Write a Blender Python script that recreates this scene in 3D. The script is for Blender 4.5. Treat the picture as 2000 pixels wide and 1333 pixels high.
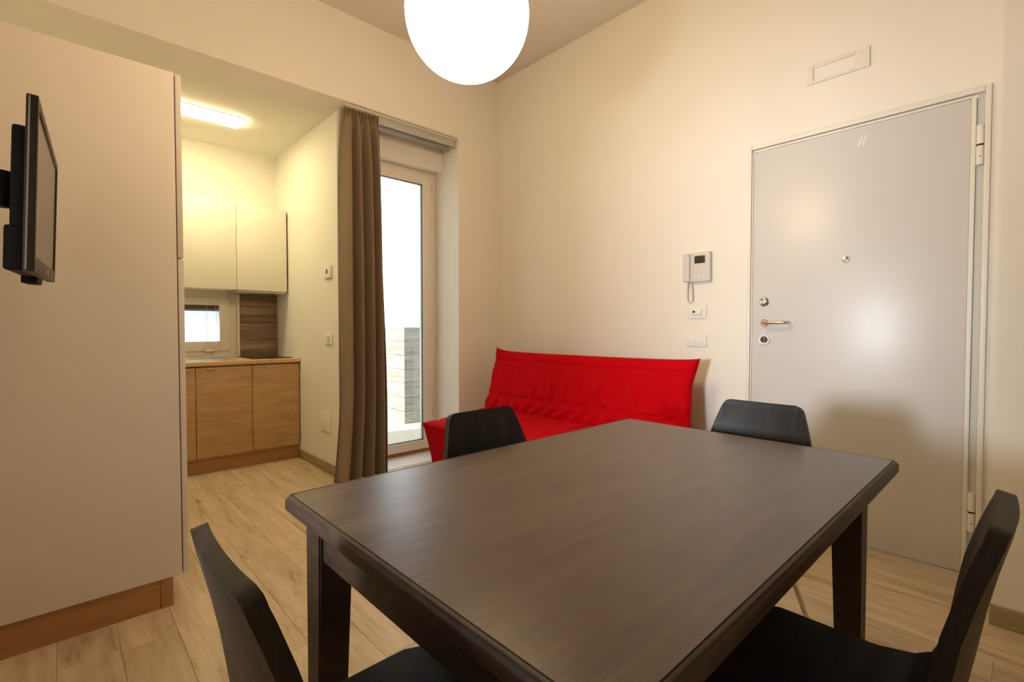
import bpy, bmesh, math, random
from mathutils import Vector, Matrix, noise

for o in list(bpy.data.objects):
    bpy.data.objects.remove(o, do_unlink=True)
random.seed(7)
S = bpy.context.scene
COL = S.collection

# ------------------------------------------------------------------ camera
YAW, PITCH, FPX, HCAM = math.radians(43.067), math.radians(-1.470), 948.66, 1.09
cd = bpy.data.cameras.new('camera')
cam = bpy.data.objects.new('camera', cd)
COL.objects.link(cam)
cam.location = (0, 0, HCAM)
cam.rotation_euler = (math.pi / 2 + PITCH, 0, -YAW)
cd.sensor_fit = 'HORIZONTAL'
cd.sensor_width = 36.0
cd.lens = FPX / 2000.0 * 36.0
cd.clip_start = 0.02
S.camera = cam

# ------------------------------------------------------------------ sky, large lights, exposure
W = bpy.data.worlds.new('sky')
S.world = W
W.use_nodes = True
bgn = W.node_tree.nodes['Background']
bgn.inputs[0].default_value = (0.86, 0.94, 1.0, 1)
bgn.inputs[1].default_value = 3.2
S.view_settings.view_transform = 'Standard'
S.view_settings.look = 'None'
S.view_settings.gamma = 1
S.view_settings.use_curve_mapping = False
S.view_settings.exposure = 0.0

al = bpy.data.lights.new('assumed_window_lamp', 'AREA')  # added area lamp standing in for daylight through an assumed, unseen side window
al.shape = 'RECTANGLE'
al.size, al.size_y = 0.42, 0.42
al.energy = 102
al.color = (0.88, 0.94, 1.0)
alo = bpy.data.objects.new('assumed_window_lamp', al)
COL.objects.link(alo)
alo.location = (-1.50, 0.88, 1.14)
alo.rotation_euler = (0, -math.pi / 2, 0)

sun = bpy.data.lights.new('sun', 'SUN')
sun.energy = 16.0
sun.angle = math.radians(2)
sun.color = (1.0, 0.97, 0.92)
suno = bpy.data.objects.new('sun', sun)
COL.objects.link(suno)
suno.location = (-4, 6, 8)
suno.rotation_euler = Vector((0.80, -0.22, -0.56)).to_track_quat('-Z', 'Y').to_euler()

LAMP_COL, LAMP_STR = (1.0, 0.73, 0.42), 21.0
KIT_COL, KIT_STR = (1.0, 0.86, 0.47), 42.0


# ------------------------------------------------------------------ materials
def srgb(r, g, b):
    f = lambda c: (c / 255 / 12.92) if c / 255 <= 0.04045 else ((c / 255 + 0.055) / 1.055) ** 2.4
    return (f(r), f(g), f(b), 1)


class NT:
    def __init__(s, name):
        s.m = bpy.data.materials.new(name)
        s.m.use_nodes = True
        s.t = s.m.node_tree
        s.b = s.t.nodes['Principled BSDF']
        s.o = s.t.nodes['Material Output']

    def n(s, kind, **kw):
        x = s.t.nodes.new(kind)
        for k, v in kw.items():
            setattr(x, k, v)
        return x

    def l(s, a, b):
        s.t.links.new(a, b)


def plain(name, col, rough=0.5, metal=0.0, bump=0.0, bscale=60, spec=0.5, coat=0.0, var=0.0, sheen=0.0):
    k = NT(name)
    b = k.b
    b.inputs['Base Color'].default_value = (*col[:3], 1)
    b.inputs['Roughness'].default_value = rough
    b.inputs['Metallic'].default_value = metal
    b.inputs['Specular IOR Level'].default_value = spec
    b.inputs['Coat Weight'].default_value = coat
    b.inputs['Sheen Weight'].default_value = sheen
    if bump or var:
        g = k.n('ShaderNodeNewGeometry')
        nz = k.n('ShaderNodeTexNoise')
        nz.inputs['Scale'].default_value = bscale
        nz.inputs['Detail'].default_value = 4
        k.l(g.outputs['Position'], nz.inputs['Vector'])
        if bump:
            bp = k.n('ShaderNodeBump')
            bp.inputs['Strength'].default_value = bump
            bp.inputs['Distance'].default_value = 0.002
            k.l(nz.outputs['Fac'], bp.inputs['Height'])
            k.l(bp.outputs['Normal'], b.inputs['Normal'])
        if var:
            n2 = k.n('ShaderNodeTexNoise')
            n2.inputs['Scale'].default_value = 3.0
            n2.inputs['Detail'].default_value = 5
            k.l(g.outputs['Position'], n2.inputs['Vector'])
            mx = k.n('ShaderNodeMix', data_type='RGBA')
            mx.inputs['A'].default_value = (*[c * (1 - var) for c in col[:3]], 1)
            mx.inputs['B'].default_value = (*[min(1, c * (1 + var)) for c in col[:3]], 1)
            k.l(n2.outputs['Fac'], mx.inputs['Factor'])
            k.l(mx.outputs['Result'], b.inputs['Base Color'])
    return k.m


def wood(name, cols, stretch=(1, 1, 1), scale=6, rough=0.5, bump=0.15, rnd=0.0, spec=0.5, detail=6, fine=90, knots=None, finew=0.35, aniso=None):
    """grain streaks; stretch small along the grain axis. Position based, offset per object."""
    k = NT(name)
    g = k.n('ShaderNodeNewGeometry')
    oi = k.n('ShaderNodeObjectInfo')
    mp = k.n('ShaderNodeMapping')
    mp.inputs['Scale'].default_value = stretch
    add = k.n('ShaderNodeVectorMath', operation='ADD')
    sc = k.n('ShaderNodeVectorMath', operation='SCALE')
    cmb = k.n('ShaderNodeCombineXYZ')
    for i in range(3):
        k.l(oi.outputs['Random'], cmb.inputs[i])
    k.l(cmb.outputs[0], sc.inputs[0])
    sc.inputs['Scale'].default_value = 37.0 if rnd else 0.0
    k.l(g.outputs['Position'], add.inputs[0])
    k.l(sc.outputs[0], add.inputs[1])
    k.l(add.outputs[0], mp.inputs['Vector'])
    n1 = k.n('ShaderNodeTexNoise')
    n1.inputs['Scale'].default_value = scale
    n1.inputs['Detail'].default_value = detail
    n1.inputs['Roughness'].default_value = 0.62
    n1.inputs['Distortion'].default_value = 0.6
    k.l(mp.outputs[0], n1.inputs['Vector'])
    n2 = k.n('ShaderNodeTexNoise')
    n2.inputs['Scale'].default_value = fine
    n2.inputs['Detail'].default_value = 3
    k.l(mp.outputs[0], n2.inputs['Vector'])
    mix = k.n('ShaderNodeMix', data_type='FLOAT')
    mix.inputs['Factor'].default_value = finew
    k.l(n1.outputs['Fac'], mix.inputs['A'])
    k.l(n2.outputs['Fac'], mix.inputs['B'])
    rp = k.n('ShaderNodeValToRGB')
    el = rp.color_ramp.elements
    n = len(cols)
    el[0].position, el[0].color = 0.30, (*cols[0][:3], 1)
    el[1].position, el[1].color = 0.70, (*cols[-1][:3], 1)
    for i in range(1, n - 1):
        e = el.new(0.30 + 0.40 * i / (n - 1))
        e.color = (*cols[i][:3], 1)
    k.l(mix.outputs['Result'], rp.inputs['Fac'])
    out = rp.outputs['Color']
    if rnd:
        hs = k.n('ShaderNodeHueSaturation')
        mr = k.n('ShaderNodeMapRange')
        mr.inputs['To Min'].default_value = 1 - rnd
        mr.inputs['To Max'].default_value = 1 + rnd
        k.l(oi.outputs['Random'], mr.inputs['Value'])
        k.l(mr.outputs[0], hs.inputs['Value'])
        k.l(out, hs.inputs['Color'])
        out = hs.outputs['Color']
    if knots:
        n3 = k.n('ShaderNodeTexNoise')
        n3.inputs['Scale'].default_value = knots[1]
        n3.inputs['Detail'].default_value = 2
        mp3 = k.n('ShaderNodeMapping')
        mp3.inputs['Scale'].default_value = tuple(max(0.45, c) for c in stretch)
        k.l(add.outputs[0], mp3.inputs['Vector'])
        k.l(mp3.outputs[0], n3.inputs['Vector'])
        r3 = k.n('ShaderNodeValToRGB')
        r3.color_ramp.elements[0].position = 0.70
        r3.color_ramp.elements[1].position = 0.84
        k.l(n3.outputs['Fac'], r3.inputs['Fac'])
        mm = k.n('ShaderNodeMix', data_type='RGBA')
        k.l(r3.outputs['Color'], mm.inputs['Factor'])
        k.l(out, mm.inputs['A'])
        mm.inputs['B'].default_value = (*knots[0][:3], 1)
        out = mm.outputs['Result']
    k.l(out, k.b.inputs['Base Color'])
    k.b.inputs['Roughness'].default_value = rough
    k.b.inputs['Specular IOR Level'].default_value = spec
    bp = k.n('ShaderNodeBump')
    bp.inputs['Strength'].default_value = bump
    bp.inputs['Distance'].default_value = 0.001
    k.l(mix.outputs['Result'], bp.inputs['Height'])
    k.l(bp.outputs['Normal'], k.b.inputs['Normal'])
    return k.m


def fabric(name, c1, c2, rough=0.9, sheen=0.3, weave=900, translucent=0.0, bump=0.3, sheen_tint=None):
    k = NT(name)
    g = k.n('ShaderNodeNewGeometry')
    n1 = k.n('ShaderNodeTexNoise')
    n1.inputs['Scale'].default_value = weave
    n1.inputs['Detail'].default_value = 2
    k.l(g.outputs['Position'], n1.inputs['Vector'])
    mx = k.n('ShaderNodeMix', data_type='RGBA')
    mx.inputs['A'].default_value = (*c1[:3], 1)
    mx.inputs['B'].default_value = (*c2[:3], 1)
    k.l(n1.outputs['Fac'], mx.inputs['Factor'])
    k.l(mx.outputs['Result'], k.b.inputs['Base Color'])
    k.b.inputs['Roughness'].default_value = rough
    k.b.inputs['Sheen Weight'].default_value = sheen
    if sheen_tint:
        k.b.inputs['Sheen Tint'].default_value = (*sheen_tint[:3], 1)
    k.b.inputs['Specular IOR Level'].default_value = 0.06
    bp = k.n('ShaderNodeBump')
    bp.inputs['Strength'].default_value = bump
    bp.inputs['Distance'].default_value = 0.0006
    k.l(n1.outputs['Fac'], bp.inputs['Height'])
    k.l(bp.outputs['Normal'], k.b.inputs['Normal'])
    if translucent:
        tr = k.n('ShaderNodeBsdfTranslucent')
        k.l(mx.outputs['Result'], tr.inputs['Color'])
        ms = k.n('ShaderNodeMixShader')
        ms.inputs['Fac'].default_value = translucent
        k.l(k.b.outputs[0], ms.inputs[1])
        k.l(tr.outputs[0], ms.inputs[2])
        k.l(ms.outputs[0], k.o.inputs['Surface'])
    return k.m


def emit(name, col, strength):
    k = NT(name)
    k.b.inputs['Base Color'].default_value = (0.9, 0.88, 0.82, 1)
    k.b.inputs['Roughness'].default_value = 0.3
    k.b.inputs['Emission Color'].default_value = (*col, 1)
    k.b.inputs['Emission Strength'].default_value = strength
    return k.m


def pane_mat(name, tint=(0.96, 0.99, 1.0), refl=0.08):
    k = NT(name)
    tr = k.n('ShaderNodeBsdfTransparent')
    tr.inputs['Color'].default_value = (*tint, 1)
    gl = k.n('ShaderNodeBsdfGlossy')
    gl.inputs['Roughness'].default_value = 0.02
    ms = k.n('ShaderNodeMixShader')
    ms.inputs['Fac'].default_value = refl
    k.l(tr.outputs[0], ms.inputs[1])
    k.l(gl.outputs[0], ms.inputs[2])
    k.l(ms.outputs[0], k.o.inputs['Surface'])
    return k.m


M = {}
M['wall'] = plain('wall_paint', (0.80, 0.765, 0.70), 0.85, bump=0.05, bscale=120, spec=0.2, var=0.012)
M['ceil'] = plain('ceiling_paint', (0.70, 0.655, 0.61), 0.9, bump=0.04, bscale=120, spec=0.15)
M['ext'] = plain('exterior_paint', (0.86, 0.90, 0.92), 0.85, bump=0.1, bscale=80, spec=0.2)
M['grout'] = plain('floor_grout', (0.46, 0.39, 0.30), 0.85, bump=0.1)
M['plank'] = wood('floor_plank_oak_tile', [srgb(142, 120, 92), srgb(182, 161, 130), srgb(198, 178, 148), srgb(210, 192, 164)],
                  (1.0, 0.13, 1.0), 16, 0.42, 0.12, rnd=0.06, knots=(srgb(120, 96, 62), 9), fine=70, finew=0.28)
M['base'] = wood('baseboard_tile', [srgb(126, 110, 78), srgb(150, 134, 98), srgb(168, 152, 114)], (0.3, 0.3, 3), 18, 0.5, 0.1)
M['tplank'] = wood('terrace_tile', [srgb(150, 146, 134), srgb(205, 200, 188), srgb(225, 222, 212)], (1.0, 0.12, 1.0), 14, 0.5, 0.1, rnd=0.06)
M['dado'] = wood('dado_tile', [srgb(84, 80, 70), srgb(126, 122, 108), srgb(158, 154, 140)], (0.15, 0.15, 1.6), 14, 0.55, 0.1, rnd=0.1)
M['splash'] = wood('splash_tile', [srgb(84, 60, 42), srgb(128, 104, 80), srgb(182, 160, 130)], (0.06, 0.06, 1.5), 20, 0.5, 0.08, rnd=0.04, fine=60)
M['oak'] = wood('oak_veneer', [srgb(164, 128, 84), srgb(182, 147, 101), srgb(196, 162, 117)], (0.14, 0.5, 1.0), 22, 0.42, 0.06)
M['oakdark'] = wood('oak_plinth', [srgb(150, 104, 64), srgb(166, 118, 76), srgb(180, 132, 88)], (0.1, 0.5, 1.0), 26, 0.42, 0.06)
M['oaktop'] = wood('oak_worktop', [srgb(190, 150, 100), srgb(208, 172, 122), srgb(218, 184, 136)], (0.14, 0.8, 1.0), 18, 0.35, 0.05)
M['beige'] = plain('beige_laminate', (0.72, 0.655, 0.585), 0.55, bump=0.03, bscale=300, spec=0.3, var=0.015)
M['white'] = plain('cream_white_lacquer', (0.80, 0.77, 0.68), 0.35, spec=0.4)
M['pvc'] = plain('white_pvc', (0.80, 0.74, 0.66), 0.35, spec=0.4)
M['plastic'] = plain('white_plastic', (0.78, 0.76, 0.73), 0.4)
M['greyplastic'] = plain('light_grey_plastic', (0.60, 0.58, 0.55), 0.45)
M['doorgrey'] = plain('pale_grey_door_laminate', (0.60, 0.585, 0.575), 0.33, spec=0.5, bump=0.04, bscale=18)
M['doorcream'] = plain('cream_door_steel', (0.74, 0.71, 0.65), 0.4)
M['doorjamb'] = plain('grey_green_jamb', (0.56, 0.57, 0.53), 0.45)
M['table'] = wood('wenge_table', [(0.028, 0.015, 0.010), (0.064, 0.036, 0.026), (0.100, 0.060, 0.044)], (0.10, 1.0, 1.0), 26, 0.31, 0.22, spec=0.6, fine=160)
M['tableedge'] = wood('wenge_edge', [(0.018, 0.010, 0.007), (0.036, 0.021, 0.014), (0.055, 0.034, 0.024)], (0.3, 0.3, 1.0), 30, 0.5, 0.15, spec=0.3)
M['chair'] = wood('black_stained_oak', [(0.006, 0.0045, 0.003), (0.013, 0.0095, 0.007), (0.030, 0.021, 0.015)], (1.0, 1.0, 0.12), 30, 0.45, 0.5, rnd=0.0001, spec=0.2, fine=120)
M['chrome'] = plain('chrome', (0.75, 0.74, 0.72), 0.12, metal=1.0)
M['steel'] = plain('brushed_steel', (0.55, 0.53, 0.50), 0.3, metal=1.0)
M['bronze'] = plain('satin_bronze', (0.62, 0.50, 0.40), 0.28, metal=1.0)
M['alu'] = plain('aluminium', (0.55, 0.55, 0.53), 0.35, metal=0.7)
M['alud'] = plain('aluminium_dark', (0.30, 0.30, 0.29), 0.4, metal=0.6)
M['black'] = plain('black_plastic', (0.006, 0.005, 0.005), 0.55, spec=0.15)
M['tvbezel'] = plain('dark_brown_bezel', (0.026, 0.017, 0.012), 0.40, spec=0.25)
M['tvscreen'] = plain('matte_lcd_screen', (0.085, 0.078, 0.062), 0.25, spec=0.6)
M['gasket'] = plain('grey_blue_gasket', (0.10, 0.14, 0.15), 0.5)
M['hob'] = plain('black_glass_hob', (0.01, 0.01, 0.01), 0.08)
M['red'] = fabric('red_cotton_velvet', (0.46, 0.0006, 0.004), (0.56, 0.001, 0.007), 0.85, 0.06, 500, sheen_tint=(1, 0.15, 0.2))
M['redpipe'] = fabric('red_seam', (0.50, 0.001, 0.006), (0.66, 0.004, 0.012), 0.85, 0.1, 500, sheen_tint=(1, 0.15, 0.2))
M['curtain'] = fabric('taupe_curtain', (0.20, 0.138, 0.088), (0.34, 0.250, 0.170), 0.85, 0.15, 420, translucent=0.12, bump=0.5)
M['marble'] = plain('pale_marble', (0.78, 0.77, 0.75), 0.25, var=0.05)
M['blind'] = plain('brown_blind', (0.085, 0.045, 0.028), 0.5)
M['cord'] = plain('pale_cord', (0.55, 0.52, 0.47), 0.6)
M['lcd'] = plain('dark_display', (0.035, 0.030, 0.024), 0.2)
M['navy'] = plain('dark_blue_lock', (0.02, 0.03, 0.05), 0.3)
M['globe'] = emit('opal_glass_lit', LAMP_COL, LAMP_STR)
M['ktube'] = emit('diffuser_lit', KIT_COL, KIT_STR)
M['pane'] = pane_mat('window_glass')
kf = NT('frosted_glass')
_t = kf.n('ShaderNodeBsdfTranslucent')
_t.inputs['Color'].default_value = (0.66, 0.72, 0.75, 1)
_m = kf.n('ShaderNodeMixShader')
_m.inputs['Fac'].default_value = 0.85
kf.b.inputs['Base Color'].default_value = (0.6, 0.64, 0.66, 1)
kf.b.inputs['Roughness'].default_value = 0.25
kf.l(kf.b.outputs[0], _m.inputs[1])
kf.l(_t.outputs[0], _m.inputs[2])
kf.l(_m.outputs[0], kf.o.inputs['Surface'])
M['frosted'] = kf.m


# ------------------------------------------------------------------ mesh helpers
def finish(bm, name, mat, parent=None, smooth=False, angle=35):
    me = bpy.data.meshes.new(name)
    bmesh.ops.recalc_face_normals(bm, faces=bm.faces)
    bm.to_mesh(me)
    bm.free()
    if smooth:
        for p in me.polygons:
            p.use_smooth = True
        try:
            me.set_sharp_from_angle(angle=math.radians(angle))
        except Exception:
            pass
    me.materials.append(M[mat])
    o = bpy.data.objects.new(name, me)
    COL.objects.link(o)
    if parent is not None:
        o.parent = parent
    return o


def abox(bm, x0, x1, y0, y1, z0, z1, bev=0.0, seg=2):
    b = bmesh.new()
    bmesh.ops.create_cube(b, size=1)
    for v in b.verts:
        v.co = Vector((x0 + (v.co.x + .5) * (x1 - x0), y0 + (v.co.y + .5) * (y1 - y0), z0 + (v.co.z + .5) * (z1 - z0)))
    if bev:
        bmesh.ops.bevel(b, geom=list(b.edges), offset=bev, segments=seg, affect='EDGES', profile=0.6)
    me = bpy.data.meshes.new('tmp')
    b.to_mesh(me)
    b.free()
    bm.from_mesh(me)
    bpy.data.meshes.remove(me)
    return bm


def box(name, mat, x0, x1, y0, y1, z0, z1, parent=None, bev=0.0, seg=2):
    bm = abox(bmesh.new(), x0, x1, y0, y1, z0, z1, bev, seg)
    return finish(bm, name, mat, parent, smooth=bool(bev), angle=50)


def boxes(name, mat, lst, parent=None, bev=0.0):
    bm = bmesh.new()
    for b in lst:
        abox(bm, *b, bev=bev)
    return finish(bm, name, mat, parent, smooth=bool(bev), angle=50)


def atube(bm, pts, r, n=12, cap=True):
    pts = [Vector(p) for p in pts]
    rs = r if isinstance(r, (list, tuple)) else [r] * len(pts)
    rings = []
    t0 = (pts[1] - pts[0]).normalized()
    ref = Vector((0, 0, 1)) if abs(t0.z) < 0.9 else Vector((1, 0, 0))
    u = t0.cross(ref).normalized()
    for i, p in enumerate(pts):
        if i == 0:
            t = t0
        elif i == len(pts) - 1:
            t = (pts[-1] - pts[-2]).normalized()
        else:
            t = ((pts[i + 1] - pts[i]).normalized() + (pts[i] - pts[i - 1]).normalized()).normalized()
        u = (u - t * u.dot(t)).normalized()
        w = t.cross(u)
        rings.append([bm.verts.new(p + (u * math.cos(2 * math.pi * k / n) + w * math.sin(2 * math.pi * k / n)) * rs[i]) for k in range(n)])
    for a, b in zip(rings, rings[1:]):
        for k in range(n):
            bm.faces.new((a[k], a[(k + 1) % n], b[(k + 1) % n], b[k]))
    if cap:
        bm.faces.new(rings[0])
        bm.faces.new(list(reversed(rings[-1])))
    return bm


def tube(name, mat, pts, r, parent=None, n=12):
    return finish(atube(bmesh.new(), pts, r, n), name, mat, parent, smooth=True)


def lathe(name, mat, prof, center, axis='z', n=32, parent=None):
    """prof list of (radius, height) around an axis through center."""
    bm = bmesh.new()
    rings = []
    for r, h in prof:
        ring = []
        if r < 1e-6:
            ring = [None]
        for k in range(n if r >= 1e-6 else 1):
            a = 2 * math.pi * k / n
            c, s = r * math.cos(a), r * math.sin(a)
            p = {'z': (c, s, h), 'x': (h, c, s), 'y': (c, h, s)}[axis]
            v = bm.verts.new(Vector(center) + Vector(p))
            if r < 1e-6:
                ring = [v]
            else:
                ring.append(v)
        rings.append(ring)
    for a, b in zip(rings, rings[1:]):
        for k in range(n):
            k2 = (k + 1) % n
            if len(a) == 1 and len(b) == 1:
                continue
            if len(a) == 1:
                bm.faces.new((a[0], b[k2], b[k]))
            elif len(b) == 1:
                bm.faces.new((a[k], a[k2], b[0]))
            else:
                bm.faces.new((a[k], a[k2], b[k2], b[k]))
    return finish(bm, name, mat, parent, smooth=True, angle=40)


def prism(name, mat, poly, axis, a0, a1, parent=None):
    """poly = list of 2D points in the plane perpendicular to axis, in order (x,y,z minus axis)."""
    bm = bmesh.new()

    def P(p, a):
        q = list(p)
        q.insert({'x': 0, 'y': 1, 'z': 2}[axis], a)
        return bm.verts.new(q)
    A = [P(p, a0) for p in poly]
    B = [P(p, a1) for p in poly]
    n = len(poly)
    bm.faces.new(A)
    bm.faces.new(list(reversed(B)))
    for i in range(n):
        bm.faces.new((A[i], A[(i + 1) % n], B[(i + 1) % n], B[i]))
    return finish(bm, name, mat, parent)


def thing(name, label, cat, loc=(0, 0, 0), rotz=0.0, group=None):
    o = bpy.data.objects.new(name, None)
    o.empty_display_size = 0.1
    COL.objects.link(o)
    o.location = loc
    o.rotation_euler = (0, 0, rotz)
    return tag(o, label, cat, group)


def tag(o, label, cat, group=None):
    o['label'] = label
    o['category'] = cat
    if group:
        o['group'] = group
    return o


def struct(o, label=None, cat=None):
    o['kind'] = 'structure'
    if label:
        o['label'] = label
    if cat:
        o['category'] = cat
    return o


# ------------------------------------------------------------------ room dimensions
XL, XR = -0.35, 2.92          # left wall, door wall
YF, YB = -1.30, 3.308         # wall behind the camera, window wall plane
HC = 3.29                     # ceiling
XK, XK2 = 1.48, 1.60          # partition kitchen / terrace recess
YKB = 4.76                    # kitchen back wall
HK = 2.645                    # kitchen ceiling
HBEAM = 2.685
XREV = 2.476                  # right reveal of the glazed door recess

# floor slab with individual plank tiles
fl = struct(box('floor', 'grout', XL - .15, XR + .15, YF - .15, 4.90, -0.12, -0.0025), 'light oak-look plank tile floor of the living room and kitchen', 'floor')
PW, PL = 0.16, 1.0


def unit_plank(name, mat, w, l, h):
    bm = abox(bmesh.new(), -w / 2, w / 2, -l / 2, l / 2, -h, 0)
    bmesh.ops.bevel(bm, geom=[e for e in bm.edges if all(v.co.z > -1e-5 for v in e.verts)], offset=0.0008, segments=1, affect='EDGES')
    me = bpy.data.meshes.new(name)
    bm.to_mesh(me)
    bm.free()
    me.materials.append(M[mat])
    return me


pm = unit_plank('plank', 'plank', PW - .0010, PL - .0010, 0.008)


def lay(me, parent, x0, x1, ylim, xoff, seed, z=0.0, name='plank'):
    rr = random.Random(seed)
    k0 = math.floor((x0 - xoff) / PW)
    k = k0
    while xoff + k * PW < x1 - .001:
        a, b = xoff + k * PW, xoff + (k + 1) * PW
        a2, b2 = max(a, x0), min(b, x1)
        lo, hi = ylim((a2 + b2) / 2)
        y = lo - rr.random() * PL
        while y < hi:
            c, d = max(y, lo), min(y + PL, hi)
            if d - c > .02 and b2 - a2 > .005:
                o = bpy.data.objects.new(name, me)
                COL.objects.link(o)
                o.parent = parent
                o.location = ((a2 + b2) / 2, (c + d) / 2, z)
                o.scale = ((b2 - a2) / PW, (d - c) / PL, 1)
            y += PL
        k += 1


def ylim_in(x):
    if x < XK + .06:
        return (YF, YKB)
    if x < XREV:
        return (YF, 3.36)
    return (YF, YB)


lay(pm, fl, XL, XR, ylim_in, -0.022, 3)

# walls
struct(boxes('wall_left', 'wall', [
    (XL - .15, XL, YF - .15, 0.67, 0, 3.45), (XL - .15, XL, 1.14, 4.90, 0, 3.45),
    (XL - .15, XL, 0.67, 1.14, 0, 0.83), (XL - .15, XL, 0.67, 1.14, 1.56, 3.45)]), 'cream plaster wall beside the television', 'wall')  # window opening is assumed, unseen; sized to shape the added lamp's light
struct(box('wall_front', 'wall', XL - .15, XR + .15, YF - .15, YF, 0, 3.45), 'cream plaster wall behind the camera', 'wall')
DY0, DY1, DZ1 = 0.150, 1.118, 2.118     # entrance door opening
struct(boxes('wall_right', 'wall', [
    (XR, XR + .15, YF - .15, DY0, 0, 3.45), (XR, XR + .15, DY1, 3.8, 0, 3.45), (XR, XR + .15, DY0, DY1, DZ1, 3.45)]),
    'warm cream plaster wall with the entrance door', 'wall')
struct(box('wall_pier', 'wall', 2.50, XR - .001, YF, 0.088, 0, HC + .1), 'shaded cream wall pier right of the entrance door', 'wall')
wb = struct(boxes('wall_back', 'wall', [(XREV, XR + .15, YB, 3.80, 0, 3.45)]), 'warm cream plaster wall beside the glazed door', 'wall')
struct(prism('wall_beam', 'wall', [(YB, HBEAM), (YB, 3.45), (3.46, 3.45), (3.46, HK + .0), ], 'x', XL - .15, XREV),
       'deep plaster beam above the kitchen opening', 'beam')
struct(boxes('wall_header', 'wall', [(XK2, XREV, 3.46, 3.545, HK, 2.95), (XK2, XREV, 3.545, 3.80, 2.455, 2.95)]),
       'plaster header box above the glazed door', 'wall')
struct(box('wall_partition', 'wall', XK, XK2, 3.417, 4.90, 0, 3.45), 'cream kitchen side wall left of the curtain', 'wall')
KW = (0.40, 1.150, 0.86, 1.405)
struct(boxes('wall_kitchen', 'wall', [
    (XL - .15, KW[0], YKB, 4.90, 0, 2.85), (KW[1], XK, YKB, 4.90, 0, 2.85),
    (KW[0], KW[1], YKB, 4.90, 0, KW[2]), (KW[0], KW[1], YKB, 4.90, KW[3], 2.85)]), 'pale yellow lit back wall of the kitchen', 'wall')
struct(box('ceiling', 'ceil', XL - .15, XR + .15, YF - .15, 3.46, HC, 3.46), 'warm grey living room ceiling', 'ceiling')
struct(box('ceiling_kitchen', 'wall', XL - .15, XK2, 3.46, 4.90, HK, 3.45), 'pale kitchen ceiling with a strip light', 'ceiling')
struct(box('trim_1', 'marble', XK2, XREV, 3.36, 3.73, -0.02, 0.002), 'pale stone threshold under the glazed door', 'threshold')

# baseboards
BH = 0.075
for nm, a in (('baseboard_partition', (XK - .012, XK, 3.417, 4.19)),
              ('baseboard_right', (XR - .012, XR, DY1 + .03, YB)),
              ('baseboard_back', (XREV, XR - .012, YB - .012, YB)),
              ('baseboard_pier', (2.488, 2.50, YF, 0.088)),
              ('baseboard_left', (XL, XL + .012, YF, 2.27))):
    struct(box(nm, 'base', *a, 0.0, BH, bev=0.002), {'baseboard_partition': 'olive wood-look tile skirting below the kitchen side wall',
           'baseboard_right': 'wood-look tile skirting behind the red sofa', 'baseboard_back': 'wood-look tile skirting right of the glazed door',
           'baseboard_pier': 'brown wood-look skirting at the foot of the pier', 'baseboard_left': 'wood-look skirting below the television wall'}[nm], 'skirting')

# ------------------------------------------------------------------ terrace
tf = struct(box('floor_terrace', 'grout', XK2, 4.4, 3.73, 9.0, -0.14, -0.0225), 'pale plank tile floor of the terrace', 'terrace floor')
tm = unit_plank('terrace_plank', 'tplank', PW - .003, PL - .003, 0.01)
lay(tm, tf, XK2, 3.36, lambda x: (3.74, 6.5 if x < 2.86 else 4.87), 1.62, 11, z=-0.02)
tw = struct(boxes('wall_terrace', 'ext', [(2.89, 4.4, 4.885, 9.0, -0.02, 2.07)]), 'sunlit white garden wall with stone plank dado outside', 'garden wall')
dz = 0.1605
dm = unit_plank('dado_tile', 'dado', dz - .004, 0.9 - .004, 0.014)
for c in range(7):
    zc = -0.02 + dz * (c + .5)
    # tiles on the face towards the house (normal -y)
    for i, (xa, xb) in enumerate(((2.876, 3.776),) if c % 2 == 0 else ((2.876, 3.326), (3.326, 4.226))):
        o = bpy.data.objects.new('dado_tile', dm)
        COL.objects.link(o)
        o.parent = tw
        o.matrix_local = Matrix.Translation(((xa + xb) / 2, 4.871, zc)) @ Matrix(((0, 1, 0, 0), (0, 0, -1, 0), (-1, 0, 0, 0), (0, 0, 0, 1))) @ Matrix.Diagonal((1, (xb - xa) / .9, 1, 1))
    # tiles on the sunlit face (normal -x)
    y = 4.871 - (0.45 if c % 2 else 0)
    while y < 8.0:
        ya = max(y, 4.871)
        yb = y + .9
        o = bpy.data.objects.new('dado_tile', dm)
        COL.objects.link(o)
        o.parent = tw
        o.matrix_local = Matrix.Translation((2.876, (ya + yb) / 2, zc)) @ Matrix(((0, 0, -1, 0), (0, 1, 0, 0), (1, 0, 0, 0), (0, 0, 0, 1))) @ Matrix.Diagonal((1, (yb - ya) / .9, 1, 1))
        y += .9

struct(box('wall_sun_block', 'ext', -3.2, -3.0, -2.5, 3.4, -0.02, 6.0), 'unseen white wall added outside to block sun from the assumed side window', 'wall')  # added out of view to keep direct sun out of window_assumed

# ------------------------------------------------------------------ glazed terrace door (door_2)
d2 = bpy.data.objects.new('door_2', None)
COL.objects.link(d2)
d2.location = (2.04, 3.66, 0)
struct(d2, 'white framed glazed terrace door beside the brown curtain', 'glazed door')
ox, oy = -2.04, -3.66


def b2(name, mat, x0, x1, y0, y1, z0, z1, par, bev=0.002):
    return box(name, mat, x0 + ox, x1 + ox, y0 + oy, y1 + oy, z0, z1, par, bev)


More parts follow.
